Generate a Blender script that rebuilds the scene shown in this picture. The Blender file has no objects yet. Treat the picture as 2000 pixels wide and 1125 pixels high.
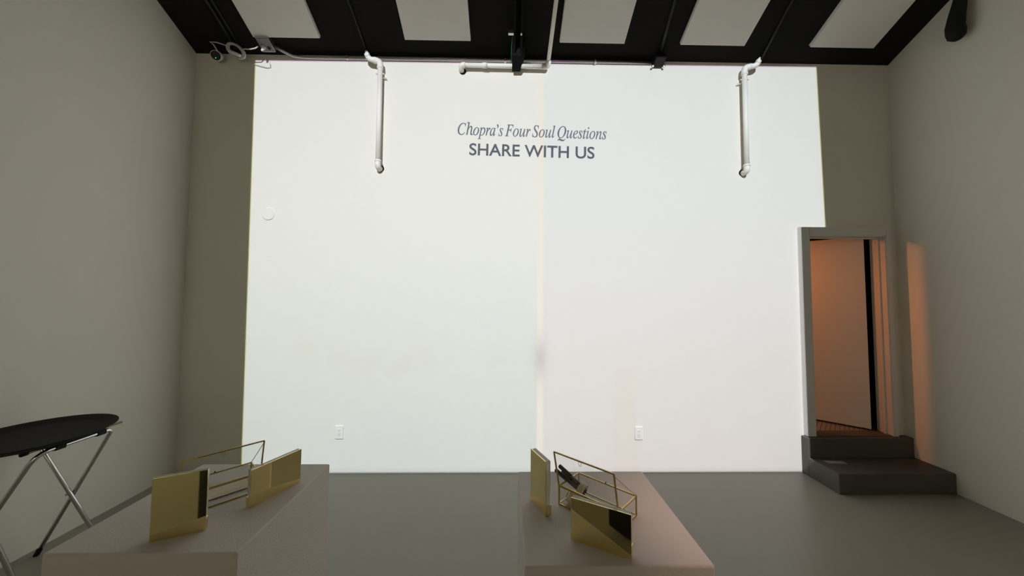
import bpy, bmesh, math, random
from mathutils import Vector, Matrix
random.seed(7)
scene = bpy.context.scene
COL = scene.collection

# ------------------------------------------------------------------ camera
D = 3.563          # distance of the back wall
XL, XR = -3.141, 3.976
ZC, SL = 4.143, 0.473   # ceiling height at the back wall, ceiling slope
YB = -5.6          # rear wall of the room
YR = -1.0          # ridge
cam_d = bpy.data.cameras.new('camera')
cam = bpy.data.objects.new('camera', cam_d); COL.objects.link(cam)
yaw, pitch, roll = 0.0174, 0.0486, 0.0059
cy, sy, cp, sp, cr, sr = math.cos(yaw), math.sin(yaw), math.cos(pitch), math.sin(pitch), math.cos(roll), math.sin(roll)
f0 = Vector((sy, cy, 0)); r0 = Vector((cy, -sy, 0)); u0 = Vector((0, 0, 1))
fw = cp*f0 + sp*u0; u1 = cp*u0 - sp*f0
rr = cr*r0 + sr*u1; uu = cr*u1 - sr*r0
cam.matrix_world = Matrix(((rr.x, uu.x, -fw.x, 0), (rr.y, uu.y, -fw.y, 0), (rr.z, uu.z, -fw.z, 1.72), (0, 0, 0, 1)))
cam_d.sensor_fit = 'HORIZONTAL'; cam_d.sensor_width = 36.0
cam_d.lens = 36.0*700/2000; cam_d.shift_y = (542.87-562.5)/2000
cam_d.clip_start = 0.02
scene.camera = cam

# ------------------------------------------------------------------ colour management, world
scene.view_settings.view_transform = 'Standard'
scene.view_settings.look = 'None'
scene.view_settings.gamma = 1.0
scene.view_settings.use_curve_mapping = False
scene.view_settings.exposure = 0.0
w = bpy.data.worlds.new('night'); scene.world = w; w.use_nodes = True
w.node_tree.nodes['Background'].inputs[0].default_value = (0.9, 0.95, 1, 1)
w.node_tree.nodes['Background'].inputs[1].default_value = 0.0

# ------------------------------------------------------------------ lights: two wall projectors, added rear fill, the corridor lamp
class NT:
    """small helper for math node graphs"""
    def __init__(s, tree): s.t = tree
    def m(s, op, a, b=None, c=None, clamp=False):
        n = s.t.nodes.new('ShaderNodeMath'); n.operation = op; n.use_clamp = clamp
        for i, v in enumerate((a, b, c)):
            if v is None: continue
            if isinstance(v, (int, float)): n.inputs[i].default_value = v
            else: s.t.links.new(v, n.inputs[i])
        return n.outputs[0]
    def step(s, x, e0, e1):
        n = s.t.nodes.new('ShaderNodeMapRange'); n.interpolation_type = 'SMOOTHSTEP'
        for i, v in enumerate((x, e0, e1, 0.0, 1.0)):
            if isinstance(v, (int, float)): n.inputs[i].default_value = v
            else: s.t.links.new(v, n.inputs[i])
        return n.outputs[0]
    def mixc(s, f, a, b):
        n = s.t.nodes.new('ShaderNodeMix'); n.data_type = 'RGBA'
        for k, v in ((0, f), (6, a), (7, b)):
            if isinstance(v, (int, float)): n.inputs[k].default_value = v
            elif isinstance(v, tuple): n.inputs[k].default_value = (*v, 1)
            else: s.t.links.new(v, n.inputs[k])
        return n.outputs[2]

def projector(name, loc, power, side):
    L = bpy.data.lights.new(name, 'SPOT'); o = bpy.data.objects.new(name, L); COL.objects.link(o)
    o.location = loc; o.rotation_euler = (math.pi/2, 0, 0)
    L.energy = power; L.spot_size = math.radians(150); L.spot_blend = 0.0; L.shadow_soft_size = 0.008
    L.use_nodes = True; t = L.node_tree; g = NT(t)
    em = t.nodes['Emission']
    tc = t.nodes.new('ShaderNodeTexCoord'); sx = t.nodes.new('ShaderNodeSeparateXYZ')
    t.links.new(tc.outputs['Normal'], sx.inputs[0])
    nx, ny, nz = sx.outputs
    d = D - loc[1]
    cz = g.m('MAXIMUM', g.m('ABSOLUTE', nz), 0.05)
    X = g.m('MULTIPLY_ADD', g.m('DIVIDE', nx, cz), PX*d, loc[0])   # where the ray meets the wall
    Z = g.m('MULTIPLY_ADD', g.m('DIVIDE', ny, cz), PX*d, loc[2])
    top = g.m('SUBTRACT', g.m('MULTIPLY_ADD', X, 0.0055, 4.100), Z)
    bot = g.m('SUBTRACT', Z, 0.002)
    e = 0.008
    chans = []
    for k, fr in enumerate((0.0, 0.0, 0.004)):       # the blue image is a hair narrower: a thin yellow rim
        mt = g.step(top, (0.0, 0.003, 0.0)[k], (0.0, 0.003, 0.0)[k]+e)
        mb = g.step(bot, 0.0, e)
        if side < 0:
            le = g.m('SUBTRACT', X, g.m('MULTIPLY_ADD', Z, -0.0071, -2.525))
            ms = g.m('MULTIPLY', g.step(le, fr, fr+e), g.m('SUBTRACT', 1.0, g.step(X, 0.362, 0.385)))
        else:
            re = g.m('SUBTRACT', g.m('MULTIPLY_ADD', Z, -0.0202, 3.3045), X)
            # the picture is masked off around the doorway
            lim = g.m('MAXIMUM', g.step(g.m('SUBTRACT', 2.974, X), 0.0, e), g.step(Z, 2.425, 2.433))
            ms = g.m('MULTIPLY', g.m('MULTIPLY', g.step(re, fr, fr+e), lim), g.step(X, 0.362, 0.385))
        chans.append(g.m('MULTIPLY', g.m('MULTIPLY', mt, mb), ms))
    zf = g.step(Z, 0.0, 3.2)
    if side < 0:
        c = g.mixc(zf, LEFT_LOW, LEFT_TOP)
        # warm overlap band along the seam with one dim soft spot in it
        band = g.m('MULTIPLY', g.step(X, 0.30, 0.325), 1.0)
        c = g.mixc(band, c, BAND)
    else:
        c = g.mixc(zf, RIGHT_LOW, RIGHT_TOP)
    qx = g.m('DIVIDE', g.m('SUBTRACT', X, 0.345), 0.045); qz = g.m('DIVIDE', g.m('SUBTRACT', Z, 1.10), 0.17)
    r2 = g.m('ADD', g.m('MULTIPLY', qx, qx), g.m('MULTIPLY', qz, qz))
    blob = g.m('MULTIPLY', g.m('EXPONENT', g.m('MULTIPLY', r2, -0.7)), 0.42)
    c = g.mixc(blob, c, (0.30, 0.34, 0.48))
    sc = t.nodes.new('ShaderNodeSeparateColor'); t.links.new(c, sc.inputs[0])
    cc = t.nodes.new('ShaderNodeCombineColor')
    for k in range(3):
        t.links.new(g.m('MULTIPLY', sc.outputs[k], chans[k]), cc.inputs[k])
    t.links.new(cc.outputs[0], em.inputs[0])
    # even on a flat wall, very slightly hotter in the middle of the picture
    ax_ = g.m('DIVIDE', g.m('SUBTRACT', X, 0.38), 2.9); az_ = g.m('DIVIDE', g.m('SUBTRACT', Z, 2.2), 2.1)
    hot = g.m('MULTIPLY_ADD', g.m('ADD', g.m('MULTIPLY', ax_, ax_), g.m('MULTIPLY', az_, az_)), -0.09, 1.06)
    t.links.new(g.m('DIVIDE', hot, g.m('POWER', cz, 3.0)), em.inputs[1])
    return o
PX = 1.0
LEFT_LOW, LEFT_TOP = (0.76, 0.865, 0.955), (0.93, 0.99, 1.10)
RIGHT_LOW, RIGHT_TOP = (0.855, 0.86, 0.975), (0.87, 0.95, 1.085)
BAND = (0.98, 0.97, 1.02)
projector('left_projector_beam', (-1.15, -0.5, 4.55), 585.0, -1)
projector('right_projector_beam', (1.75, -0.5, 4.55), 585.0, 1)

def spot(name, loc, target, power, color, size, blend=0.6, radius=0.1):
    L = bpy.data.lights.new(name, 'SPOT'); o = bpy.data.objects.new(name, L); COL.objects.link(o)
    o.location = loc; v = Vector(target)-Vector(loc)
    o.rotation_euler = v.to_track_quat('-Z', 'Y').to_euler()
    L.energy = power; L.color = color; L.spot_size = math.radians(size); L.spot_blend = blend; L.shadow_soft_size = radius
    return o
spot('rear_fill_left', (-1.4, -1.8, 4.4), (-1.4, YB, 1.7), 600.0, (1.0, 0.98, 0.90), 92, 0.7, 0.05)  # added fill: rear-wall bounce brightens floor, plinth fronts and gold; no known lamp
spot('rear_fill_right', (2.2, -1.8, 4.4), (2.2, YB, 1.7), 45.0, (1.0, 0.80, 0.72), 92, 0.7, 0.05)  # added weak pinkish fill off the rear wall, no known lamp
spot('pink_ceiling_spot', (2.3, -0.2, 4.6), (0.92, 1.30, 0.9), 290.0, (1.0, 0.66, 0.58), 15.5, 1.0, 0.04)
spot('corridor_lamp', (2.0, 4.06, 2.47), (3.35, 3.95, 0.7), 54.0, (1.0, 0.30, 0.075), 125, 0.8, 0.055)

# ------------------------------------------------------------------ materials
def mat(name, color, rough=0.6, metal=0.0, noise=0.0, nscale=20.0, bump=0.0, bscale=200.0, spec=0.5, emit=None, trans=0.0, ior=1.45):
    m = bpy.data.materials.new(name); m.use_nodes = True; t = m.node_tree; b = t.nodes['Principled BSDF']
    b.inputs['Base Color'].default_value = (*color, 1); b.inputs['Roughness'].default_value = rough
    b.inputs['Metallic'].default_value = metal; b.inputs['Specular IOR Level'].default_value = spec
    b.inputs['Transmission Weight'].default_value = trans; b.inputs['IOR'].default_value = ior
    tc = t.nodes.new('ShaderNodeTexCoord')
    if noise > 0:
        n = t.nodes.new('ShaderNodeTexNoise'); n.inputs['Scale'].default_value = nscale; n.inputs['Detail'].default_value = 5
        t.links.new(tc.outputs['Object'], n.inputs['Vector'])
        mx = t.nodes.new('ShaderNodeMix'); mx.data_type = 'RGBA'
        mx.inputs[6].default_value = (*[c*(1-noise) for c in color], 1); mx.inputs[7].default_value = (*[min(1, c*(1+noise)) for c in color], 1)
        t.links.new(n.outputs['Fac'], mx.inputs[0]); t.links.new(mx.outputs[2], b.inputs['Base Color'])
    if bump > 0:
        n = t.nodes.new('ShaderNodeTexNoise'); n.inputs['Scale'].default_value = bscale; n.inputs['Detail'].default_value = 3
        t.links.new(tc.outputs['Object'], n.inputs['Vector'])
        bp = t.nodes.new('ShaderNodeBump'); bp.inputs['Strength'].default_value = bump; bp.inputs['Distance'].default_value = 0.004
        t.links.new(n.outputs['Fac'], bp.inputs['Height']); t.links.new(bp.outputs[0], b.inputs['Normal'])
    if emit:
        b.inputs['Emission Color'].default_value = (*emit[0], 1); b.inputs['Emission Strength'].default_value = emit[1]
    return m

M = {}
M['wall'] = mat('wall_paint', (0.82, 0.785, 0.69), 0.85, noise=0.015, nscale=3, bump=0.12, bscale=120, spec=0.2)
M['floor'] = mat('grey_epoxy_floor', (0.322, 0.305, 0.25), 0.36, noise=0.05, nscale=2.2, bump=0.03, bscale=60, spec=0.4)
M['ceiling'] = mat('black_ceiling_paint', (0.012, 0.0115, 0.011), 0.75, bump=0.1, bscale=80, spec=0.15)
M['black'] = mat('black_metal', (0.014, 0.0135, 0.013), 0.45, spec=0.4)
M['rubber'] = mat('black_rubber', (0.012, 0.012, 0.012), 0.7, bump=0.2, bscale=60, spec=0.3)
M['panel'] = mat('white_fabric_panel', (0.84, 0.81, 0.76), 0.9, noise=0.02, nscale=8, bump=0.15, bscale=400, spec=0.1)
M['pvc'] = mat('white_pvc', (0.86, 0.83, 0.74), 0.55, noise=0.02, nscale=6)
M['white'] = mat('white_plastic', (0.80, 0.79, 0.77), 0.4)
M['outlet'] = mat('ivory_outlet_plastic', (0.84, 0.81, 0.715), 0.6, spec=0.2)
M['matblack'] = mat('flat_black_paint', (0.005, 0.0048, 0.0045), 0.7, spec=0.15)
M['cable'] = mat('white_cable', (0.62, 0.61, 0.58), 0.5)
M['steel'] = mat('galvanised_steel', (0.55, 0.55, 0.55), 0.35, metal=1.0, noise=0.1, nscale=30)
M['chrome'] = mat('chrome_tube', (0.72, 0.72, 0.72), 0.14, metal=1.0)
M['trim'] = mat('trim_paint', (0.72, 0.71, 0.68), 0.5, bump=0.03, bscale=40)
M['door'] = mat('door_paint', (0.68, 0.66, 0.62), 0.55, bump=0.03, bscale=30)
M['concrete'] = mat('grey_step_paint', (0.105, 0.098, 0.084), 0.5, noise=0.12, nscale=7, bump=0.12, bscale=70, spec=0.3)
M['plinth'] = mat('plinth_paint', (0.70, 0.635, 0.57), 0.8, noise=0.02, nscale=10, bump=0.35, bscale=160, spec=0.2)
M['gold'] = mat('gold_mirror', (0.95, 0.80, 0.38), 0.03, metal=1.0)
M['goldbase'] = mat('gold_mirror_base', (0.85, 0.68, 0.32), 0.06, metal=1.0)
M['brass'] = mat('brass_wire', (0.55, 0.40, 0.14), 0.3, metal=1.0, noise=0.2, nscale=60)
M['darkpen'] = mat('dark_pen_cap', (0.02, 0.015, 0.012), 0.35)
M['greypen'] = mat('grey_pen_barrel', (0.10, 0.09, 0.08), 0.35)
M['cream'] = mat('cream_tape', (0.86, 0.74, 0.54), 0.6, noise=0.05, nscale=40)
M['card'] = mat('cream_card', (0.80, 0.66, 0.48), 0.7, noise=0.02, nscale=30)
M['ink'] = mat('grey_ink', (0.16, 0.13, 0.11), 0.8)
M['letters'] = mat('projected_letters_grey', (0.125, 0.125, 0.145), 0.9, spec=0.1)  # stands in for projected text: the beam's darker areas painted as flat grey
M['letters2'] = mat('projected_letters_slate', (0.16, 0.17, 0.20), 0.9, spec=0.1)  # projected title line, likewise painted instead of thrown by the beam
M['led'] = mat('green_led', (0.05, 0.4, 0.15), 0.4, emit=((0.1, 1.0, 0.35), 1.2))
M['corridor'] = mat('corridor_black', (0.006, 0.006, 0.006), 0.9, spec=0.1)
M['hole'] = mat('dark_hole', (0.01, 0.01, 0.01), 0.9, spec=0.0)
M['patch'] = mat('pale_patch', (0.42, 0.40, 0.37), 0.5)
M['acrylic'] = mat('clear_acrylic', (0.92, 0.90, 0.80), 0.08, trans=0.6, ior=1.3)
M['green'] = mat('green_wire', (0.01, 0.16, 0.08), 0.5)
# thin clear glass
def glass():
    m = bpy.data.materials.new('thin_glass'); m.use_nodes = True; t = m.node_tree
    t.nodes.remove(t.nodes['Principled BSDF'])
    tr = t.nodes.new('ShaderNodeBsdfTransparent'); tr.inputs[0].default_value = (0.97, 0.98, 0.97, 1)
    gl = t.nodes.new('ShaderNodeBsdfGlossy'); gl.inputs['Roughness'].default_value = 0.02
    lw = t.nodes.new('ShaderNodeLayerWeight'); lw.inputs[0].default_value = 0.5
    fr = t.nodes.new('ShaderNodeMath'); fr.operation = 'MULTIPLY_ADD'; fr.inputs[1].default_value = 0.10; fr.inputs[2].default_value = 0.01
    t.links.new(lw.outputs['Facing'], fr.inputs[0])
    mx = t.nodes.new('ShaderNodeMixShader')
    t.links.new(fr.outputs[0], mx.inputs[0]); t.links.new(tr.outputs[0], mx.inputs[1]); t.links.new(gl.outputs[0], mx.inputs[2])
    t.links.new(mx.outputs[0], t.nodes['Material Output'].inputs[0]); return m
M['glass'] = glass()

# back wall: the same paint with old touched-up patches
def wall_with_patches():
    m = mat('back_wall_paint', (0.82, 0.785, 0.69), 0.85, bump=0.12, bscale=120, spec=0.2); t = m.node_tree; g = NT(t)
    b = t.nodes['Principled BSDF']
    tc = t.nodes.new('ShaderNodeTexCoord')
    nz = t.nodes.new('ShaderNodeTexNoise'); nz.inputs['Scale'].default_value = 5.0; nz.inputs['Detail'].default_value = 4
    t.links.new(tc.outputs['Object'], nz.inputs['Vector'])
    sx = t.nodes.new('ShaderNodeSeparateXYZ'); t.links.new(tc.outputs['Object'], sx.inputs[0])
    wob = g.m('MULTIPLY', g.m('SUBTRACT', nz.outputs['Fac'], 0.5), 0.10)
    X = g.m('ADD', sx.outputs[0], wob); Z = g.m('ADD', sx.outputs[2], wob)
    col = (0.82, 0.785, 0.69)
    def box(x0, x1, z0, z1, s):
        return g.m('MULTIPLY', g.m('MULTIPLY', g.step(X, x0, x0+s), g.m('SUBTRACT', 1.0, g.step(X, x1-s, x1))),
                   g.m('MULTIPLY', g.step(Z, z0, z0+s), g.m('SUBTRACT', 1.0, g.step(Z, z1-s, z1))))
    def ell(x, z, a, c, tilt):
        u = g.m('SUBTRACT', X, x); v = g.m('SUBTRACT', g.m('SUBTRACT', Z, z), g.m('MULTIPLY', u, tilt))
        u = g.m('DIVIDE', u, a); v = g.m('DIVIDE', v, c)
        return g.m('EXPONENT', g.m('MULTIPLY', g.m('ADD', g.m('MULTIPLY', u, u), g.m('MULTIPLY', v, v)), -1.0))
    c = g.mixc(g.m('MULTIPLY', nz.outputs['Fac'], 0.3), col, (0.79, 0.755, 0.66))
    for mk, s in ((box(1.06, 1.29, 0.0, 1.02, 0.03), 0.30), (box(1.25, 1.33, 0.0, 0.40, 0.03), 0.25), (box(1.36, 1.52, 0.93, 0.98, 0.02), 0.25)):
        c = g.mixc(g.m('MULTIPLY', mk, s), c, (0.82, 0.73, 0.575))
    for a in ((-1.96, 1.20, 0.10, 0.13, 0.2, .30), (-1.55, 1.07, 0.17, 0.10, -0.5, .30), (-1.33, 1.06, 0.15, 0.09, 0.5, .28), (-0.98, 1.05, 0.16, 0.08, 0.45, .34), (-0.77, 1.08, 0.10, 0.09, 0.1, .28), (-0.05, 1.08, 0.10, 0.05, 0.5, .2), (0.28, 1.1, 0.12, 0.1, 0.1, .15), (1.95, 0.25, 0.12, 0.25, 0.3, .1)):
        c = g.mixc(g.m('MULTIPLY', ell(*a[:5]), a[5]), c, (0.80, 0.68, 0.545))
    base = g.m('SUBTRACT', 1.0, g.step(g.m('ADD', sx.outputs[2], g.m('MULTIPLY', wob, 0.5)), 0.030, 0.055))
    c = g.mixc(g.m('MULTIPLY', base, 0.35), c, (0.66, 0.645, 0.57))
    t.links.new(c, b.inputs['Base Color'])
    return m
M['backwall'] = wall_with_patches()

# corridor floor with raised diamond tread
def diamond():
    m = mat('diamond_tread_floor', (0.34, 0.32, 0.30), 0.5); t = m.node_tree; g = NT(t); b = t.nodes['Principled BSDF']
    tc = t.nodes.new('ShaderNodeTexCoord'); sx = t.nodes.new('ShaderNodeSeparateXYZ'); t.links.new(tc.outputs['Object'], sx.inputs[0])
    p = g.m('ABSOLUTE', g.m('SINE', g.m('MULTIPLY', g.m('ADD', sx.outputs[0], g.m('MULTIPLY', sx.outputs[1], 1.0)), 62.0)))
    q = g.m('ABSOLUTE', g.m('SINE', g.m('MULTIPLY', g.m('SUBTRACT', sx.outputs[0], g.m('MULTIPLY', sx.outputs[1], 1.0)), 62.0)))
    ln = g.m('MINIMUM', p, q)
    f = g.step(ln, 0.08, 0.30)
    t.links.new(g.mixc(f, (0.10, 0.09, 0.085), (0.36, 0.34, 0.32)), b.inputs['Base Color'])
    bp = t.nodes.new('ShaderNodeBump'); bp.inputs['Distance'].default_value = 0.006; t.links.new(f, bp.inputs['Height']); t.links.new(bp.outputs[0], b.inputs['Normal'])
    return m
M['diamond'] = diamond()

# ------------------------------------------------------------------ helpers
def link(name, bm, m, parent=None, smooth=False, loc=None):
    me = bpy.data.meshes.new(name); bm.normal_update(); bm.to_mesh(me); bm.free()
    if smooth:
        for p in me.polygons: p.use_smooth = True
    o = bpy.data.objects.new(name, me); COL.objects.link(o)
    for mm in (m if isinstance(m, (list, tuple)) else [m]): me.materials.append(mm)
    if parent: o.parent = parent
    if loc: o.location = loc
    return o
def tag(o, label=None, cat=None, group=None, kind=None):
    for k, v in (('label', label), ('category', cat), ('group', group), ('kind', kind)):
        if v: o[k] = v
    return o
def thing(name, label, cat, loc=(0, 0, 0), rz=0.0, group=None):
    o = bpy.data.objects.new(name, None); COL.objects.link(o); o.empty_display_size = 0.05
    o.location = loc; o.rotation_euler = (0, 0, rz); return tag(o, label, cat, group)
def box(bm, x0, x1, y0, y1, z0, z1, bev=0.0, seg=2, mi=0):
    vs = [bm.verts.new((x, y, z)) for x in (x0, x1) for y in (y0, y1) for z in (z0, z1)]
    fs = [bm.faces.new([vs[i] for i in q]) for q in ((0, 1, 3, 2), (4, 6, 7, 5), (0, 4, 5, 1), (2, 3, 7, 6), (0, 2, 6, 4), (1, 5, 7, 3))]
    for f in fs: f.material_index = mi
    if bev > 0:
        es = list({e for f in fs for e in f.edges})
        bmesh.ops.bevel(bm, geom=es, offset=bev, segments=seg, affect='EDGES', profile=0.5)
    return bm
def nb(): return bmesh.new()
def tube(bm, pts, r, n=14, cap=True, closed=False):
    pts = [Vector(p) for p in pts]; N = len(pts)
    rs = r if isinstance(r, (list, tuple)) else [r]*N
    rings = []; prev = None
    for i, p in enumerate(pts):
        if closed: t = (pts[(i+1) % N]-pts[i-1]).normalized()
        elif i == 0: t = (pts[1]-p).normalized()
        elif i == N-1: t = (p-pts[i-1]).normalized()
        else: t = ((pts[i+1]-p).normalized()+(p-pts[i-1]).normalized()).normalized()
        if prev is None:
            a = Vector((0, 0, 1)) if abs(t.z) < 0.9 else Vector((1, 0, 0))
            nrm = (a - t*a.dot(t)).normalized()
        else:
            nrm = (prev - t*prev.dot(t)).normalized()
        prev = nrm; bn = t.cross(nrm)
        rings.append([bm.verts.new(p + rs[i]*(math.cos(2*math.pi*k/n)*nrm + math.sin(2*math.pi*k/n)*bn)) for k in range(n)])
    for i in range(N if closed else N-1):
        a, b = rings[i], rings[(i+1) % N]
        for k in range(n): bm.faces.new((a[k], a[(k+1) % n], b[(k+1) % n], b[k]))
    if cap and not closed:
        bm.faces.new(rings[0][::-1]); bm.faces.new(rings[-1])
    return bm
def bend(a, c, b, r, n=6):
    """points rounding the corner c between a and b with radius-like offset r"""
    a, b, c = Vector(a), Vector(b), Vector(c)
    p = c+(a-c).normalized()*r; q = c+(b-c).normalized()*r
    return [(1-t)**2*p+2*t*(1-t)*c+t*t*q for t in [i/n for i in range(n+1)]]
def beam(bm, a, b, w, h, up=(0, 0, 1)):
    a, b = Vector(a), Vector(b); t = (b-a).normalized(); s = t.cross(Vector(up)).normalized(); u = s.cross(t)
    vs = []
    for p in (a, b):
        for i, j in ((-1, -1), (1, -1), (1, 1), (-1, 1)): vs.append(bm.verts.new(p+s*i*w/2+u*j*h/2))
    for q in ((0, 1, 2, 3), (7, 6, 5, 4), (0, 4, 5, 1), (1, 5, 6, 2), (2, 6, 7, 3), (3, 7, 4, 0)): bm.faces.new([vs[i] for i in q])
    return bm
def fixn(bm): bmesh.ops.recalc_face_normals(bm, faces=bm.faces[:]); return bm
def poly(bm, pts): bm.faces.new([bm.verts.new(p) for p in pts]); return bm
def lathe(bm, prof, n=32, axis='z', c=(0, 0, 0)):
    rings = []
    for r, h in prof:
        ring = []
        for k in range(n):
            a = 2*math.pi*k/n; x, y = r*math.cos(a), r*math.sin(a)
            v = (x, y, h) if axis == 'z' else ((x, -h, y) if axis == '-y' else (h, x, y))
            ring.append(bm.verts.new((c[0]+v[0], c[1]+v[1], c[2]+v[2])))
        rings.append(ring)
    for a, b in zip(rings, rings[1:]):
        for k in range(n): bm.faces.new((a[k], a[(k+1) % n], b[(k+1) % n], b[k]))
    if prof[0][0] > 1e-5: bm.faces.new(rings[0][::-1])
    if prof[-1][0] > 1e-5: bm.faces.new(rings[-1])
    bmesh.ops.remove_doubles(bm, verts=bm.verts[:], dist=1e-6)
    return fixn(bm)
def czl(y): return ZC + SL*(D-y) if y > YR else ZC + SL*(D-YR) - SL*(YR-y)
def struct(name, bm, m, label=None, parent=None):
    o = link(name, bm, m, parent)
    if parent is None: tag(o, label, None, None, 'structure')
    return o

# ------------------------------------------------------------------ the room
T = 0.12
OX0, OX1, OZ0, OZ1 = 3.035, 3.823, 0.36, 2.345          # doorway opening in the back wall
bm = nb(); box(bm, XL-T, XR+T, YB-T, D+T, -0.10, 0.0)
tag(struct('floor', bm, M['floor']), 'smooth grey painted concrete floor', 'floor')
# back wall with the doorway cut out
bm = nb()
box(bm, XL, OX0, D, D+T, 0, ZC+0.06); box(bm, OX1, XR, D, D+T, 0, ZC+0.06)
box(bm, OX0, OX1, D, D+T, OZ1, ZC+0.06); box(bm, OX0, OX1, D, D+T, 0, OZ0-0.001)
tag(struct('wall_back', bm, M['backwall']), 'white painted wall lit by the projection', 'wall')
def side_wall(x0, x1):
    bm = nb(); pr = [(YB-T, 0), (D+T, 0), (D+T, czl(D+T)+.05), (YR, czl(YR)+.05), (YB-T, czl(YB-T)+.05)]
    a = [bm.verts.new((x0, y, z)) for y, z in pr]; b = [bm.verts.new((x1, y, z)) for y, z in pr]
    bm.faces.new(a); bm.faces.new(b[::-1])
    for i in range(5): bm.faces.new((a[i], b[i], b[(i+1) % 5], a[(i+1) % 5]))
    return fixn(bm)
tag(struct('wall_left', side_wall(XL-T, XL), M['wall']), 'plain off-white wall along the left', 'wall')
tag(struct('wall_right', side_wall(XR, XR+T), M['wall']), 'plain off-white wall along the right', 'wall')
bm = nb(); box(bm, XL, XR, YB-T, YB, 0, czl(YB)+0.02)
tag(struct('wall_rear', bm, M['wall']), 'plain wall behind the viewer', 'wall')
bm = nb()
for ya, yb in ((D+T, YR), (YR, YB-T)):
    p = [(XL-T, ya, czl(ya)), (XR+T, ya, czl(ya)), (XR+T, yb, czl(yb)), (XL-T, yb, czl(yb))]
    lo = [bm.verts.new(q) for q in p]; hi = [bm.verts.new((q[0], q[1], q[2]+0.1)) for q in p]
    bm.faces.new(lo); bm.faces.new(hi[::-1])
    for i in range(4): bm.faces.new((lo[i], hi[i], hi[(i+1) % 4], lo[(i+1) % 4]))
tag(struct('ceiling', fixn(bm), M['ceiling']), 'black painted sloping ceiling', 'ceiling')

# doorway: casing, jamb with stop, open leaf
YC = D-0.050
bm = nb()
box(bm, 2.957, OX0, YC, D, OZ0, 2.423, 0.004); box(bm, OX1, 3.866, YC, D, OZ0, 2.423, 0.004)
box(bm, OX0, OX1, YC, D, OZ1, 2.423, 0.004)
trim = struct('trim_1', bm, M['trim']); tag(trim, 'white painted casing around the doorway', 'door trim')
bm = nb()
for x0, x1 in ((OX0-0.001, OX0+0.012), (OX1-0.012, OX1+0.001)): box(bm, x0, x1, YC+0.006, D+T-0.02, OZ0, OZ1, 0.0)
box(bm, OX0, OX1, YC+0.006, D+T-0.02, OZ1-0.012, OZ1+0.001)
fr = struct('door_1', bm, M['trim']); tag(fr, 'open white door in the lit doorway at right', 'door')
bm = nb()
box(bm, OX0+0.012, OX0+0.03, D+0.008, D+0.028, OZ0, OZ1-0.012, 0.002); box(bm, OX1-0.03, OX1-0.012, D+0.008, D+0.028, OZ0, OZ1-0.012, 0.002)
box(bm, OX0+0.03, OX1-0.03, D+0.008, D+0.028, OZ1-0.03, OZ1-0.012, 0.002)
link('door_stop', bm, M['trim'], fr)
bm = nb(); box(bm, 0, 0.80, -0.04, 0.0, 0.0, 1.975, 0.002)
lf = link('door_leaf', bm, M['door'], fr, loc=(3.737, 3.658, 0.378)); lf.rotation_euler = (0, 0, math.radians(136.0))
bm = nb(); box(bm, OX0-0.001, OX1+0.001, D-0.04, D+T-0.015, OZ0-0.03, OZ0+0.004)
th = struct('trim_2', bm, M['concrete']); tag(th, 'grey threshold of the doorway', 'door trim')
# corridor beyond
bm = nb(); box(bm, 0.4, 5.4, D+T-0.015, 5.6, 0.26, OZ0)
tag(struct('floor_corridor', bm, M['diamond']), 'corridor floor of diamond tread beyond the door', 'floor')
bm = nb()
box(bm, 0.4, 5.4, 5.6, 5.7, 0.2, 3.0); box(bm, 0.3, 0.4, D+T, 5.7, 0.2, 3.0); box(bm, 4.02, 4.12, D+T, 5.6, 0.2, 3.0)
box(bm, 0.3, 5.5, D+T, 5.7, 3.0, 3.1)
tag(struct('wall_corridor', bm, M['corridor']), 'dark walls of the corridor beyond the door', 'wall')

# steps up to the door
st = thing('entry_steps', 'two dark grey painted steps leading up to the doorway', 'steps', (2.927, D, 0))
bm = nb(); box(bm, 0, XR-2.927-.001, 3.163-D, 3.482-D, 0.0, 0.175, 0.006)
link('lower_step', bm, M['concrete'], st)
bm = nb(); box(bm, 0, XR-2.927-.001, 3.482-D, -0.001, 0.0, 0.358, 0.006)
link('upper_step', bm, M['concrete'], st)
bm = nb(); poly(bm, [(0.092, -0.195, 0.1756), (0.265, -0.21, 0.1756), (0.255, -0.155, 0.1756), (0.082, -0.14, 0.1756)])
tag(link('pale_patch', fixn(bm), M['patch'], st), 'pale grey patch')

# ------------------------------------------------------------------ ceiling: panels, conduits, strut
def on_ceiling(o, x, y, drop=0.0):
    """local +y runs up the slope towards the viewer, +z points into the ceiling"""
    o.matrix_world = Matrix.Translation((x, y, czl(y)-drop)) @ Matrix.Rotation(math.pi - 0.0, 4, 'Z') @ Matrix.Rotation(math.atan(SL), 4, 'X')
PAN = [(-2.128, 'nearest the left wall'), (-0.675, 'second from the left wall'), (0.828, 'just right of the centre pipe'), (2.018, 'second from the right wall'), (3.312, 'nearest the right wall')]
psrc = None
for i, (x, where) in enumerate(PAN):
    if psrc is None:
        bm = nb(); box(bm, -0.318, 0.318, 0.0, 1.22, 0.0, 0.040, 0.003)
        psrc = link('acoustic_panel', bm, M['panel']); o = psrc
    else:
        o = psrc.copy(); COL.objects.link(o)
    on_ceiling(o, x, 3.375, 0.046)
    tag(o, 'white acoustic panel on the black ceiling, ' + where, 'ceiling panel', 'white panels on the black ceiling')
def conduit(name, x0, x1, r, label, off=0.014, yend=D-0.03, dbl=False):
    bm = nb(); pts = []
    for i in range(9):
        y = yend - i*0.25; pts.append((x0+(x1-x0)*(yend-y)/0.5, y, czl(y)-off))
    tube(bm, pts, r, 10)
    if dbl: tube(bm, [(p[0]+0.05, p[1], p[2]) for p in pts], r*0.8, 10)
    return tag(link(name, bm, M['black'], smooth=True), label, 'conduit', 'black conduits on the black ceiling')
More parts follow.
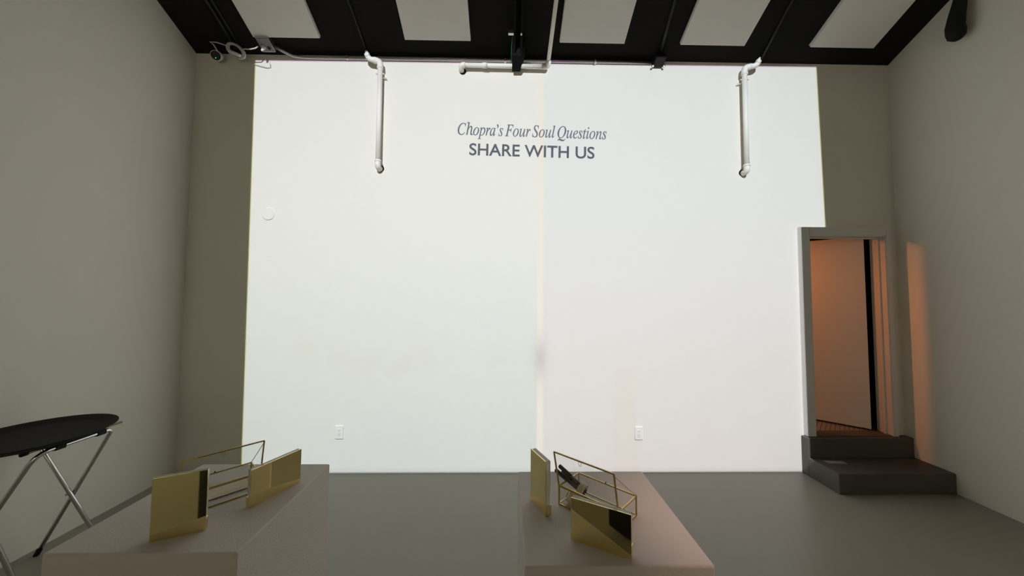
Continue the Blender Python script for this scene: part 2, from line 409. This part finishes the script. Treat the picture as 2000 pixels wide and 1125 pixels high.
conduit('ceiling_conduit', -2.70, -2.69, 0.014, 'pair of black conduits on the ceiling ending above the white cable coil', 0.016, 3.50, True)
conduit('ceiling_conduit', -1.41, -1.43, 0.009, 'thin black conduit on the ceiling above the left white pipe', 0.011)
conduit('ceiling_conduit', 1.545, 1.49, 0.014, 'black conduit on the ceiling running into the black junction box', 0.016, 3.50)
conduit('ceiling_conduit', 2.60, 2.55, 0.012, 'black conduit on the ceiling above the right white pipe', 0.014)

# black strut hanging below the centre of the ceiling
sb = thing('ceiling_strut', 'black steel strut at the ceiling centre, its end hanging over the white wall', 'strut', (0.10, 3.49, 4.10))
bm = nb()
for dx in (-0.034, 0.034):
    beam(bm, (dx, 0.0, 0.00), (dx, -2.0, 0.00+SL*2.0), 0.022, 0.13)
beam(bm, (0, 0.0, 0.045), (0, -2.0, 0.045+SL*2.0), 0.06, 0.04)
link('channel', fixn(bm), M['matblack'], sb)
bm = nb()
vs = [bm.verts.new(v) for v in ((-0.055, -0.16, 0.10), (0.085, -0.16, 0.10), (0.085, 0.03, 0.05), (-0.055, 0.03, 0.05),
                                (-0.050, -0.10, -0.04), (0.030, -0.10, -0.04), (0.030, 0.02, -0.125), (-0.050, 0.02, -0.125))]
for q in ((0, 1, 2, 3), (7, 6, 5, 4), (0, 4, 5, 1), (1, 5, 6, 2), (2, 6, 7, 3), (3, 7, 4, 0)): bm.faces.new([vs[i] for i in q])
link('end_bracket', fixn(bm), M['matblack'], sb)
for dx in (-0.062, 0.03):
    bm = nb(); box(bm, dx-0.03 if dx < 0 else dx-0.006, dx+0.02 if dx < 0 else dx+0.006, -0.285, -0.255, 0.045, 0.085, 0.002)
    tag(link('clamp', bm, M['steel'], sb), 'bare steel clamp')
bm = nb(); tube(bm, [(-0.052, -0.26, 0.07), (-0.058, -0.15, 0.0), (-0.060, -0.02, -0.04), (-0.06, 0.03, -0.05)], 0.0035, 8)
tag(link('wire', bm, M['green'], sb, True), 'thin green wire')

# black junction box
jb = thing('junction_box', 'black junction box under the ceiling between the strut and the right white pipe', 'junction box', (1.545, D, 4.14))
bm = nb(); beam(bm, (0.0, -0.10, 0.005), (0.0, -0.005, -0.04), 0.105, 0.075); bmesh.ops.bevel(bm, geom=bm.edges[:], offset=0.005, segments=2, affect='EDGES')
link('housing', fixn(bm), M['black'], jb)
for dx in (-0.058, 0.056):
    bm = nb(); lathe(bm, [(0.004, 0), (0.011, 0.002), (0.011, 0.02), (0.004, 0.022)], 12, '-y', (dx, -0.03, -0.075))
    link('connector', bm, M['steel'], jb)

# steel conduit along the top of the wall
bm = nb()
pts = [(-2.30, 3.475, 4.165), (-2.24, 3.50, 4.140), (-2.16, 3.535, 4.115), (-2.06, D-0.018, 4.106), (-1.0, D-0.018, 4.109), (0.3, D-0.018, 4.113), (1.48, D-0.018, 4.113)]
tube(bm, pts, 0.0145, 12)
cd = link('wall_conduit', bm, M['steel'], smooth=True); tag(cd, 'thin steel conduit along the top of the white wall', 'conduit')
for x in (-1.62, -0.02, 0.9):
    bm = nb(); box(bm, x-0.010, x+0.010, D-0.035, D, 4.092, 4.128, 0.002); link('conduit_strap', bm, M['steel'], cd)

# white pipes on the wall
def wall_pipe(name, s, x, label):
    """vertical drain: elbow into the wall below, offset elbow and open socket at the top; s = side the top turns to"""
    t = thing(name, label, 'pipe', (x, D-0.066, 2.99), 0, 'white plastic pipes on the projection wall')
    r = 0.0235
    bm = nb(); tube(bm, [(0, 0, 0.02), (0, 0, 1.02)], r, 20); link('pipe', bm, M['pvc'], t, True)
    bm = nb(); p = [(0, 0, 0.055), (0, 0, 0.03)] + bend((0, 0, 0.03), (0, 0, -0.012), (0, 0.066, -0.012), 0.03) + [(0, 0.064, -0.012)]
    tube(bm, p, r+0.005, 20); tube(bm, [(0, 0, 0.055), (0, 0, 0.036)], r+0.008, 20); link('bottom_elbow', bm, M['pvc'], t, True)
    bm = nb(); lathe(bm, [(0.034, 0.0), (0.034, 0.003)], 24, '-y', (0.006*-s, 0.066-0.0, -0.008)); tag(link('wall_hole', bm, M['hole'], t), 'dark rough hole in the wall')
    bm = nb(); p = [(0, 0, 0.985), (0, 0, 1.01)] + bend((0, 0, 1.0), (0, 0, 1.055), (s*0.10, -0.03, 1.062), 0.035) + [(s*0.062, -0.02, 1.060)]
    tube(bm, p, r+0.006, 20); tube(bm, [(0, 0, 0.982), (0, 0, 0.997)], r+0.009, 20); link('top_elbow', bm, M['pvc'], t, True)
    bm = nb(); p = [(s*0.055, -0.018, 1.058)] + bend((s*0.05, -0.018, 1.058), (s*0.105, -0.03, 1.062), (s*0.125, -0.05, 1.12), 0.03) + [(s*0.120, -0.045, 1.105)]
    tube(bm, p, r+0.002, 20, cap=False); tube(bm, [(s*0.112, -0.037, 1.083), (s*0.120, -0.045, 1.106), (s*0.119, -0.044, 1.104), (s*0.112, -0.037, 1.084)], [r+0.006, r+0.007, r-0.001, r-0.002], 20, cap=False)
    link('open_socket', bm, M['pvc'], t, True)
    bm = nb(); tube(bm, [(0, 0, 0.925), (0, 0, 0.940)], r+0.003, 20)
    tube(bm, [(-0.042, 0, 0.932), (0.042, 0, 0.932)], 0.006, 10); tube(bm, [(-0.042*s*-1, 0.0, 0.93), (-s*0.05, 0.06, 0.905)], 0.005, 8)
    link('pipe_clip', bm, M['pvc'], t, True)
    return t
wall_pipe('wall_pipe', -1, -1.268, 'white vertical pipe on the wall left of the lettering')
wall_pipe('wall_pipe', 1, 2.412, 'white vertical pipe on the wall right of the lettering')

hp = thing('sprinkler_pipe', 'white pipe running along the wall top then up the black ceiling near the centre', 'pipe', (-0.465, D-0.062, 4.03))
r = 0.021
bm = nb(); tube(bm, [(0.02, 0, 0), (0.86, 0, -0.004)], r, 18); link('wall_run', bm, M['pvc'], hp, True)
bm = nb(); tube(bm, [(0.875, -0.01, 0.01), (0.885, -0.38, 0.01+0.14+0.045), (0.915, -1.9, 0.01+1.9*SL+0.02)], 0.019, 18); link('ceiling_run', bm, M['pvc'], hp, True)
bm = nb(); tube(bm, [(0.045, 0, 0)] + bend((0.04, 0, 0), (0, 0, -0.002), (0, 0.06, -0.03), 0.03) + [(0, 0.058, -0.03)], r+0.006, 18); link('elbow', bm, M['pvc'], hp, True)
bm = nb(); tube(bm, [(0.82, 0, -0.004)] + bend((0.8, 0, -0.004), (0.875, 0, -0.004), (0.877, -0.1, 0.05), 0.03) + [(0.876, -0.045, 0.028)], r+0.005, 18); link('elbow', bm, M['pvc'], hp, True)
bm = nb(); tube(bm, [(0.215, 0, -0.001), (0.265, 0, -0.001)], r+0.006, 18); link('coupling', bm, M['pvc'], hp, True)
bm = nb(); lathe(bm, [(0.034, 0), (0.034, 0.003)], 18, '-y', (0.012, 0.062, -0.03)); tag(link('wall_hole', bm, M['hole'], hp), 'dark rough hole in the wall')

# security camera, cable coil, ceiling outlet
sc_ = thing('security_camera', 'small white security camera with black face in the left ceiling corner', 'camera', (-2.86, 3.46, 4.055))
ax = Vector((0.30, -0.80, -0.45)).normalized()
def barrel(prof, m, name, parent, smooth=True):
    bm = nb(); lathe(bm, prof, 28); bm.transform(ax.to_track_quat('Z', 'Y').to_matrix().to_4x4()); return link(name, bm, m, parent, smooth)
barrel([(0.02, -0.075), (0.042, -0.07), (0.047, -0.05), (0.047, 0.0), (0.044, 0.006), (0.040, 0.006)], M['white'], 'body', sc_)
barrel([(0.041, 0.002), (0.041, 0.0075), (0.03, 0.009)], M['black'], 'lens_face', sc_)
bm = nb(); bmesh.ops.create_icosphere(bm, subdivisions=2, radius=0.004); bmesh.ops.translate(bm, verts=bm.verts[:], vec=ax*0.010+Vector((0.004, -0.002, -0.026))); link('status_light', bm, M['led'], sc_)
bm = nb(); tube(bm, [(-0.02, 0.06, 0.035), (-0.03, 0.085, 0.05), (-0.03, 0.102, 0.05)], 0.012, 12); lathe(bm, [(0.03, 0), (0.03, 0.012)], 20, '-y', (-0.03, 0.102, 0.05)); link('mount', bm, M['white'], sc_, True)

cc = thing('cable_coil', 'white cable wound into an oval coil under the ceiling beside the security camera', 'cable', (-2.672, 3.465, 4.105))
bm = nb()
for k in range(6):
    pts = []
    for i in range(36):
        a = 2*math.pi*i/36; u = 0.096*math.cos(a)+random.uniform(-.002, .002); v = 0.052*math.sin(a)
        # tilted oval lying along the ceiling/wall corner
        ex = Vector((0.86, 0.0, -0.52)); ey = Vector((0.45, -0.45, 0.77))
        pts.append(ex*u + ey*v + Vector(((k % 3-1)*0.007, (k//3)*0.012-0.006, (k % 2)*0.006)))
    tube(bm, pts, 0.007, 8, closed=True)
link('coil', bm, M['cable'], cc, True)
bm = nb(); tube(bm, [(-0.040, -0.035, -0.022), (0.066, -0.035, -0.066)], 0.015, 10); link('cable_tie', bm, M['white'], cc, True)
bm = nb(); tube(bm, [(-0.16, -0.02, -0.02), (-0.18, -0.05, 0.03), (-0.215, -0.05, 0.055), (-0.15, -0.05, 0.052), (-0.07, -0.02, 0.04)], 0.0055, 8); link('lead', bm, M['cable'], cc, True)
bm = nb(); tube(bm, [(0.07, -0.02, 0.01), (0.13, -0.05, -0.01), (0.19, -0.07, -0.025), (0.245, -0.08, -0.02), (0.262, -0.07, 0.005)], 0.0055, 8); link('lead', bm, M['cable'], cc, True)
bm = nb(); tube(bm, [(0.04, 0.06, -0.04), (0.13, 0.08, -0.075), (0.25, 0.085, -0.105), (0.285, 0.085, -0.10), (0.287, 0.06, -0.06)], 0.0035, 8); link('lead', bm, M['cable'], cc, True)

M['greyplate'] = mat('grey_outlet_plate', (0.26, 0.255, 0.245), 0.5)
ob = thing('ceiling_outlet', 'grey two-way outlet box on the ceiling above the projection corner with a plug in it', 'outlet', (-2.36, 3.44, 4.17))
R_ = Matrix.Rotation(-math.atan(SL), 4, 'X')
bm = nb(); box(bm, -0.062, 0.062, -0.075, 0.065, -0.030, 0.025, 0.004); bm.transform(R_); link('box', bm, M['steel'], ob)
bm = nb(); box(bm, -0.055, 0.055, -0.068, 0.058, -0.036, -0.030, 0.003); bm.transform(R_); link('cover_plate', bm, M['greyplate'], ob)
bm = nb(); lathe(bm, [(0.017, 0), (0.017, 0.004)], 20, 'z', (0.024, 0.02, -0.0385)); bm.transform(R_); link('socket', bm, M['black'], ob)
bm = nb(); lathe(bm, [(0.019, 0.0), (0.019, -0.022), (0.011, -0.036), (0.008, -0.060)], 20, 'z', (-0.022, 0.012, -0.036)); bm.transform(R_); link('plug', bm, M['white'], ob, True)

# ------------------------------------------------------------------ wall outlets, cover plate, lettering
def wall_outlet(x, z, label):
    t = thing('wall_outlet', label, 'outlet', (x, D, z), 0, 'white outlets on the projection wall')
    bm = nb(); box(bm, -0.039, 0.039, -0.007, 0, -0.063, 0.063, 0.003); link('plate', bm, M['outlet'], t)
    bm = nb(); box(bm, -0.017, 0.017, -0.009, -0.006, -0.035, 0.035, 0.0015); link('receptacle', bm, M['outlet'], t)
    bm = nb()
    for dz in (0.016, -0.018):
        for dx in (-0.006, 0.006): box(bm, dx-0.0012, dx+0.0012, -0.0096, -0.0086, dz, dz+0.008)
        box(bm, -0.002, 0.002, -0.0096, -0.0086, dz-0.008, dz-0.004)
    link('slots', bm, M['hole'], t)
wall_outlet(-1.598, 0.390, 'white wall outlet above the left plinth')
wall_outlet(1.314, 0.378, 'white wall outlet above the right plinth')
bm = nb(); lathe(bm, [(0.0615, 0.0), (0.0615, 0.006), (0.059, 0.0075)], 48, '-y', (0, 0, 0))
cpl = link('cover_plate', bm, M['backwall'], loc=(-2.358, D, 2.513)); cpl.data.materials.clear(); cpl.data.materials.append(M['wall'])
tag(cpl, 'round white blank cover plate near the left edge of the projection', 'cover plate')

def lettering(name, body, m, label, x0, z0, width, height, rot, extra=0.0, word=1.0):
    """one line of projected writing, painted as grey letters: an empty at the start of the line, one flat mesh per word"""
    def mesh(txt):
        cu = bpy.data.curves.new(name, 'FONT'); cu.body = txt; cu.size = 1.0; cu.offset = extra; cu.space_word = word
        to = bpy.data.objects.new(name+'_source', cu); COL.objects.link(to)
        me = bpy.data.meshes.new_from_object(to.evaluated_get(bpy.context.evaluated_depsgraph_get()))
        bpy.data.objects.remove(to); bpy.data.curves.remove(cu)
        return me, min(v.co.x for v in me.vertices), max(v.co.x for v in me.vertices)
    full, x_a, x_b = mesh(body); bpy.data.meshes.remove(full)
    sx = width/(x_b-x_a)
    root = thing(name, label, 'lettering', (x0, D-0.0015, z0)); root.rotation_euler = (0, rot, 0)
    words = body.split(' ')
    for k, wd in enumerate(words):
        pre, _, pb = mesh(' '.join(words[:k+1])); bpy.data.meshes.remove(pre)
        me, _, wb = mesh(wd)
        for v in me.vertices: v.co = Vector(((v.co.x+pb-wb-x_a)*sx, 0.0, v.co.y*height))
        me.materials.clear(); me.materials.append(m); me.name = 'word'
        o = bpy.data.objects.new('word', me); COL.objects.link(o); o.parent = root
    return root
ital = {'h': '\u210e'}
def mi(s):
    out = ''
    for ch in s:
        if ch in ital: out += ital[ch]
        elif 'a' <= ch <= 'z': out += chr(0x1D44E+ord(ch)-97)
        elif 'A' <= ch <= 'Z': out += chr(0x1D434+ord(ch)-65)
        else: out += ch
    return out
lettering('projected_title', mi("Chopra\u2019s Four Soul Questions"), M['letters2'], "projected serif italic line, painted as grey letters, reading Chopra's Four Soul Questions on the wall", -0.498, 3.343, 1.515, 0.172, 0.0187, extra=0.006, word=0.62)
lettering('projected_heading', 'SHARE WITH US', M['letters'], 'projected bold capitals, painted as grey letters, reading SHARE WITH US on the wall', -0.378, 3.135, 1.27, 0.172, 0.0175, extra=0.014)

# ------------------------------------------------------------------ black sleeve hanging at the top right
bm = nb()
pth = [(3.90, 2.84, 4.47), (3.90, 2.88, 4.36), (3.90, 2.905, 4.27), (3.90, 2.93, 4.17), (3.90, 2.945, 4.08), (3.90, 2.942, 4.03), (3.90, 2.938, 3.985), (3.90, 2.936, 3.965), (3.90, 2.935, 3.952)]
tube(bm, pth, [0.042, 0.042, 0.044, 0.052, 0.060, 0.062, 0.054, 0.036, 0.012], 24)
for v in bm.verts:
    v.co += Vector((random.uniform(-1, 1), random.uniform(-1, 1), random.uniform(-1, 1)))*0.0018
tag(link('hanging_sleeve', bm, M['rubber'], smooth=True), 'black sleeve-like bundle hanging from the ceiling beside the right wall', 'cable bundle')

# ------------------------------------------------------------------ plinths
def plinth(x, y, wx, wy, label):
    bm = nb(); box(bm, -wx/2, wx/2, -wy/2, wy/2, 0, 0.9, 0.007, 3)
    o = link('display_plinth', bm, M['plinth'], loc=(x, y, 0)); return tag(o, label, 'plinth', 'grey display plinths')
plinth(-1.149, 1.493, 0.607, 0.604, 'grey-white square plinth at left carrying two gold plaques and a glass box')
plinth(0.354, 1.4185, 0.5826, 0.5916, 'grey-white square plinth at right with pens in its glass box')

# ------------------------------------------------------------------ gold plaques: mirror front, clear block behind, gold base
def plaque(a, b, h, label, th=0.026):
    """a, b: front lower corners on the plinth top, left to right as seen from the viewer"""
    a, b = Vector((*a, 0.9)), Vector((*b, 0.9)); w_ = (b-a).length; ang = math.atan2((b-a).y, (b-a).x)
    t = thing('gold_plaque', label, 'plaque', a, ang, 'gold mirror plaques on the plinths')
    bm = nb(); box(bm, 0, w_, 0.0, 0.004, 0.0005, h, 0.0008, 2); link('mirror_front', bm, M['gold'], t)
    bm = nb(); box(bm, 0.002, w_-0.001, 0.0045, th-0.003, 0.041, h-0.001, 0.0025, 3); tag(link('clear_block', bm, M['acrylic'], t), 'clear acrylic block')
    bm = nb(); box(bm, 0.0, w_, 0.0042, th, 0.0005, 0.040, 0.002, 2); link('base', bm, M['goldbase'], t)
    return t
plaque((-1.168, 1.241), (-1.035, 1.302), 0.205, 'tall gold plaque at the front of the left plinth')
plaque((-0.971, 1.427), (-0.889, 1.621), 0.143, 'wide gold plaque at the right of the left plinth')
plaque((0.105, 1.481), (0.152, 1.364), 0.202, 'tall narrow gold plaque at the left of the right plinth')
plaque((0.225, 1.244), (0.396, 1.145), 0.138, 'wide gold plaque at the front of the right plinth')

# ------------------------------------------------------------------ glass boxes with brass edges and raised lids
BL, BD, BH = 0.252, 0.141, 0.071
def glass_box(x, y, ang, label):
    t = thing('glass_box', label, 'glass box', (x, y, 0.9), ang, 'brass-edged glass boxes on the plinths')
    e = 0.0048; zt = BH; z0 = e/2+0.0006
    bm = nb(); c = [(0, 0), (BL, 0), (BL, BD), (0, BD)]
    for i in range(4):
        p, q = c[i], c[(i+1) % 4]
        beam(bm, (*p, z0), (*q, z0), e, e); beam(bm, (*p, zt), (*q, zt), e, e); beam(bm, (*p, z0-e/2), (*p, zt+e/2), e, e, (1, 0, 0))
    link('brass_frame', fixn(bm), M['brass'], t)
    bm = nb(); box(bm, 0, BL, 0, BD, z0-0.0012, z0+0.0004); link('bottom', bm, M['card2'], t)
    for k, (p, q) in enumerate(((c[0], c[1]), (c[1], c[2]), (c[2], c[3]), (c[3], c[0]))):
        bm = nb(); beam(bm, (*p, (z0+zt)/2), (*q, (z0+zt)/2), 0.0018, zt-z0); link('side_pane', fixn(bm), M['glass'], t)
    a = math.radians(13); up = Vector((0, -math.sin(a), math.cos(a))); o = Vector((0, -0.002, zt+0.004))
    P = [o, o+Vector((BL, 0, 0)), o+Vector((BL, 0, 0))+up*BD, o+up*BD]
    bm = nb()
    for i in range(4): beam(bm, P[i], P[(i+1) % 4], e, e, Vector((0, 1, 0.01)))
    lid = link('lid_frame', fixn(bm), M['brass'], t)
    bm = nb(); nn = Vector((0, math.cos(a), math.sin(a)))*0.0009
    vs = [bm.verts.new(p+nn) for p in P]+[bm.verts.new(p-nn) for p in P]
    for q in ((0, 1, 2, 3), (7, 6, 5, 4), (0, 4, 5, 1), (1, 5, 6, 2), (2, 6, 7, 3), (3, 7, 4, 0)): bm.faces.new([vs[i] for i in q])
    link('lid_pane', fixn(bm), M['glass'], lid)
    bm = nb(); pts = []
    lp = P[0]+(P[3]-P[0])*1.0+Vector((BL*0.47, 0, -0.002))
    for i in range(14):
        an = 2*math.pi*i/14; pts.append(lp+Vector((0.006*math.sin(an), -0.002, -0.007+0.008*math.cos(an))))
    tube(bm, pts, 0.0008, 6, closed=True); link('pull_ring', bm, M['brass'], lid, True)
    bm = nb(); s = P[1]+(P[2]-P[1])*0.94; f_ = Vector((BL, BD, zt)); tube(bm, [s+(f_-s)*i/10+Vector((0, 0, 0.0)) for i in range(11)], 0.0013, 8); link('stay_chain', bm, M['brass'], t, True)
    bm = nb(); bmesh.ops.create_icosphere(bm, subdivisions=2, radius=0.0028); bmesh.ops.translate(bm, verts=bm.verts[:], vec=(BL*0.5, BD, zt+0.005)); link('latch_knob', bm, M['darkpen'], t, True)
    return t
M['card2'] = mat('box_base', (0.50, 0.45, 0.42), 0.4)
gr = glass_box(0.216, 1.449, math.radians(-44.2), 'glass box with brass edges on the right plinth holding pens')
gl_ = glass_box(-1.190, 1.370, math.radians(48.0), 'glass box with brass edges on the left plinth behind the tall plaque')
def local(t, p):
    a = t.rotation_euler.z; return (t.location.x+p[0]*math.cos(a)-p[1]*math.sin(a), t.location.y+p[0]*math.sin(a)+p[1]*math.cos(a), t.location.z+p[2])
def card(t, x0, x1, y0, y1, z, line, label):
    a = thing('printed_card', label, 'card', local(t, (0, 0, 0)), t.rotation_euler.z)
    bm = nb(); box(bm, x0, x1, y0, y1, z, z+0.004, 0.0005); link('paper', bm, M['card'], a)
    bm = nb(); x = line[0]; rnd = random.Random(3)
    while x < line[1]:
        l_ = rnd.uniform(0.0015, 0.004); box(bm, x, x+l_, line[2], line[2]+0.0022, z+0.0041, z+0.0045); x += l_+rnd.uniform(0.0010, 0.0022)
    link('printed_line', bm, M['ink'], a)
card(gl_, 0.02, 0.235, 0.048, 0.135, 0.006, (0.10, 0.215, 0.062), 'cream card with one printed line in the left glass box')
card(gr, 0.085, 0.245, 0.010, 0.118, 0.006, (0.11, 0.215, 0.10), 'cream card with one printed line in the right glass box')

# pens gathered in a ring of tape, a second ring below
def ring(loc, axis, ro, ri, h, label):
    bm = nb(); n = 40; lathe(bm, [(ri, -h/2), (ro-0.001, -h/2), (ro, -h/2+0.001), (ro, h/2-0.001), (ro-0.001, h/2), (ri, h/2), (ri, -h/2)], n)
    bmesh.ops.delete(bm, geom=[f for f in bm.faces if len(f.verts) > 4], context='FACES')
    bm.transform(Vector(axis).to_track_quat('Z', 'Y').to_matrix().to_4x4())
    o = link('tape_roll', fixn(bm), M['cream'], loc=loc, smooth=False); return tag(o, label, 'tape roll', 'cream rolls in the right glass box')
rc = Vector(local(gr, (0.068, 0.058, 0.060)))
pax = (Vector(local(gr, (-0.042, 0.050, 0.108)))-rc).normalized()
ring(rc, pax, 0.0255, 0.0175, 0.024, 'cream tape roll gripping the dark pens in the right glass box')
r2 = Vector(local(gr, (0.031, 0.033, 0.027)))
ring(r2, Vector((-0.5, 0.1, 0.35)), 0.0215, 0.013, 0.030, 'cream tape roll lying at the bottom left of the right glass box')
def pen(base, tip, label):
    base, tip = Vector(base), Vector(tip); L_ = (tip-base).length; d_ = (tip-base).normalized()
    t = thing('pen', label, 'pen', base, 0, 'dark pens in the right glass box'); t.rotation_euler = d_.to_track_quat('Z', 'Y').to_euler()
    r = 0.0072
    bm = nb(); lathe(bm, [(0.0015, 0), (r*0.8, 0.006), (r, 0.012), (r, L_*0.56)], 16); link('barrel', bm, M['greypen'], t, True)
    bm = nb(); lathe(bm, [(r+0.0008, L_*0.55), (r+0.001, L_*0.56), (r+0.001, L_-0.003), (r*0.7, L_)], 16); link('cap', bm, M['darkpen'], t, True)
side = pax.cross(Vector((0, 0, 1))).normalized(); up_ = side.cross(pax)
for du, dv, ln, lab in ((-0.0080, -0.0045, 0.145, 'dark pen lowest of the three, leaning on the lid of the right glass box'),
                        (0.0080, -0.0045, 0.124, 'dark pen in the middle of the three in the right glass box'),
                        (0.000, 0.0090, 0.140, 'dark pen highest of the three in the right glass box')):
    b0 = rc - pax*0.020 + side*du + up_*dv
    pen(b0, b0+pax*ln+up_*(dv*0.5)+side*(du*0.2), lab)

# ------------------------------------------------------------------ folding tray stand and tray
XA, XB = -2.565, -3.055          # rail of one frame and feet of the same frame
Z1 = 0.835; r = 0.0115
ts = thing('tray_stand', 'folding chrome stand with crossed legs by the left wall under a black tray', 'tray stand', (-2.81, 2.26, 0))
ox, oy = 2.81, -2.26
def P3(x, y, z): return (x+ox, y+oy, z)
def uframe(xt, xf, y0, y1, name):
    f0, f1 = P3(xf, y0-0.03, 0.012), P3(xf, y1+0.05, 0.012); c0, c1 = P3(xt, y0, Z1), P3(xt, y1, Z1)
    pts = [f0] + bend(f0, c0, c1, 0.075, 8) + bend(c0, c1, f1, 0.045, 8) + [f1]
    bm = nb(); tube(bm, pts, r, 16); fr_ = link(name, bm, M['chrome'], ts, True)
    for f_, c_ in ((f0, c0), (f1, c1)):
        d_ = (Vector(c_)-Vector(f_)).normalized()
        bm = nb(); tube(bm, [Vector(f_)-d_*0.012, Vector(f_)+d_*0.035], r+0.003, 14); link('rubber_foot', bm, M['rubber'], fr_, True)
uframe(XA, XB, 2.055, 2.435, 'leg_frame')
uframe(XB, XA+0.01, 2.085, 2.405, 'leg_frame')
for x in (XA-0.038, XB+0.04):
    bm = nb(); tube(bm, [P3(x, 2.03, Z1+0.010), P3(x, 2.525, Z1+0.010)], 0.008, 14); b_ = link('top_bar', bm, M['chrome'], ts, True)
    bm = nb(); tube(bm, [P3(x, 2.018, Z1+0.010), P3(x, 2.045, Z1+0.010)], 0.0115, 14); link('end_cap', bm, M['rubber'], b_, True)
for y in (2.155, 2.365):
    bm = nb(); w_ = 0.045
    pr = [(XA+0.016, Z1+0.004), (XA+0.010, Z1+0.017), (XA-0.038, Z1+0.021), (XA-0.2, Z1-0.005), (XB+0.2, Z1-0.005), (XB+0.04, Z1+0.021), (XB-0.014, Z1+0.017), (XB-0.014, Z1-0.014),
          (XB+0.05, Z1-0.006), (XB+0.2, Z1-0.012), (XA-0.2, Z1-0.012), (XA-0.05, Z1-0.006), (XA-0.012, Z1-0.018), (XA+0.012, Z1-0.014)]
    a = [bm.verts.new(P3(x, y-w_/2, z)) for x, z in pr]; b = [bm.verts.new(P3(x, y+w_/2, z)) for x, z in pr]
    bm.faces.new(a); bm.faces.new(b[::-1])
    for i in range(len(pr)): bm.faces.new((a[i], b[i], b[(i+1) % len(pr)], a[(i+1) % len(pr)]))
    link('strap', fixn(bm), M['rubber'], ts)
for y in (2.075, 2.425):
    bm = nb(); tube(bm, [P3(-2.81, y-0.012, 0.425), P3(-2.81, y+0.03, 0.425)], 0.007, 10); link('pivot_bolt', bm, M['steel'], ts, True)

bm = nb(); n = 72; rings = []
RX, RY = 0.318, 0.352
for s, z in ((0.0, 0.004), (0.80, 0.004), (0.86, 0.006), (0.965, 0.027), (1.0, 0.029), (1.0, 0.024), (0.97, 0.0215), (0.875, 0.0), (0.80, -0.001), (0.0, -0.001)):
    if s == 0.0: rings.append([bm.verts.new((0, 0, z))])
    else:
        k_ = [(RX*(1-(1-s)*0.9)*math.cos(2*math.pi*k/n), RY*(1-(1-s)*0.9)*math.sin(2*math.pi*k/n)) for k in range(n)]
        rings.append([bm.verts.new((x, y, z)) for x, y in k_])
for a, b in zip(rings, rings[1:]):
    for k in range(n):
        if len(a) == 1: bm.faces.new((a[0], b[k], b[(k+1) % n]))
        elif len(b) == 1: bm.faces.new((a[k], b[0], a[(k+1) % n]))
        else: bm.faces.new((a[k], b[k], b[(k+1) % n], a[(k+1) % n]))
tag(link('serving_tray', fixn(bm), M['rubber'], smooth=True, loc=(-2.79, 2.222, Z1+0.0225)), 'large black oval serving tray on the folding chrome stand', 'tray')

# made-up black case, added unseen behind the viewpoint to darken part of the plaques
ec = thing('added_dark_case', 'added black case out of view, darkening part of the gold plaques by reflection', 'case', (-0.53, -0.12, 0))
bm = nb(); box(bm, -0.25, 0.25, -0.16, 0.16, 0.03, 0.62, 0.01); link('body', bm, M['rubber'], ec)
bm = nb(); box(bm, -0.252, 0.252, -0.162, 0.162, 0.625, 0.86, 0.01); link('lid', bm, M['rubber'], ec)
for x in (-0.2, 0.2):
    for y in (-0.11, 0.11):
        bm = nb(); lathe(bm, [(0.02, -0.012), (0.03, -0.009), (0.03, 0.009), (0.02, 0.012)], 16, '-y', (x, y, 0.03)); link('wheel', bm, M['rubber'], ec)
bm = nb(); tube(bm, [(-0.08, 0.162, 0.40)]+bend((-0.08, 0.162, 0.40), (-0.08, 0.20, 0.40), (0.08, 0.20, 0.40), 0.02)+bend((-0.08, 0.2, 0.40), (0.08, 0.20, 0.40), (0.08, 0.162, 0.40), 0.02)+[(0.08, 0.162, 0.40)], 0.009, 10); link('handle', bm, M['black'], ec, True)
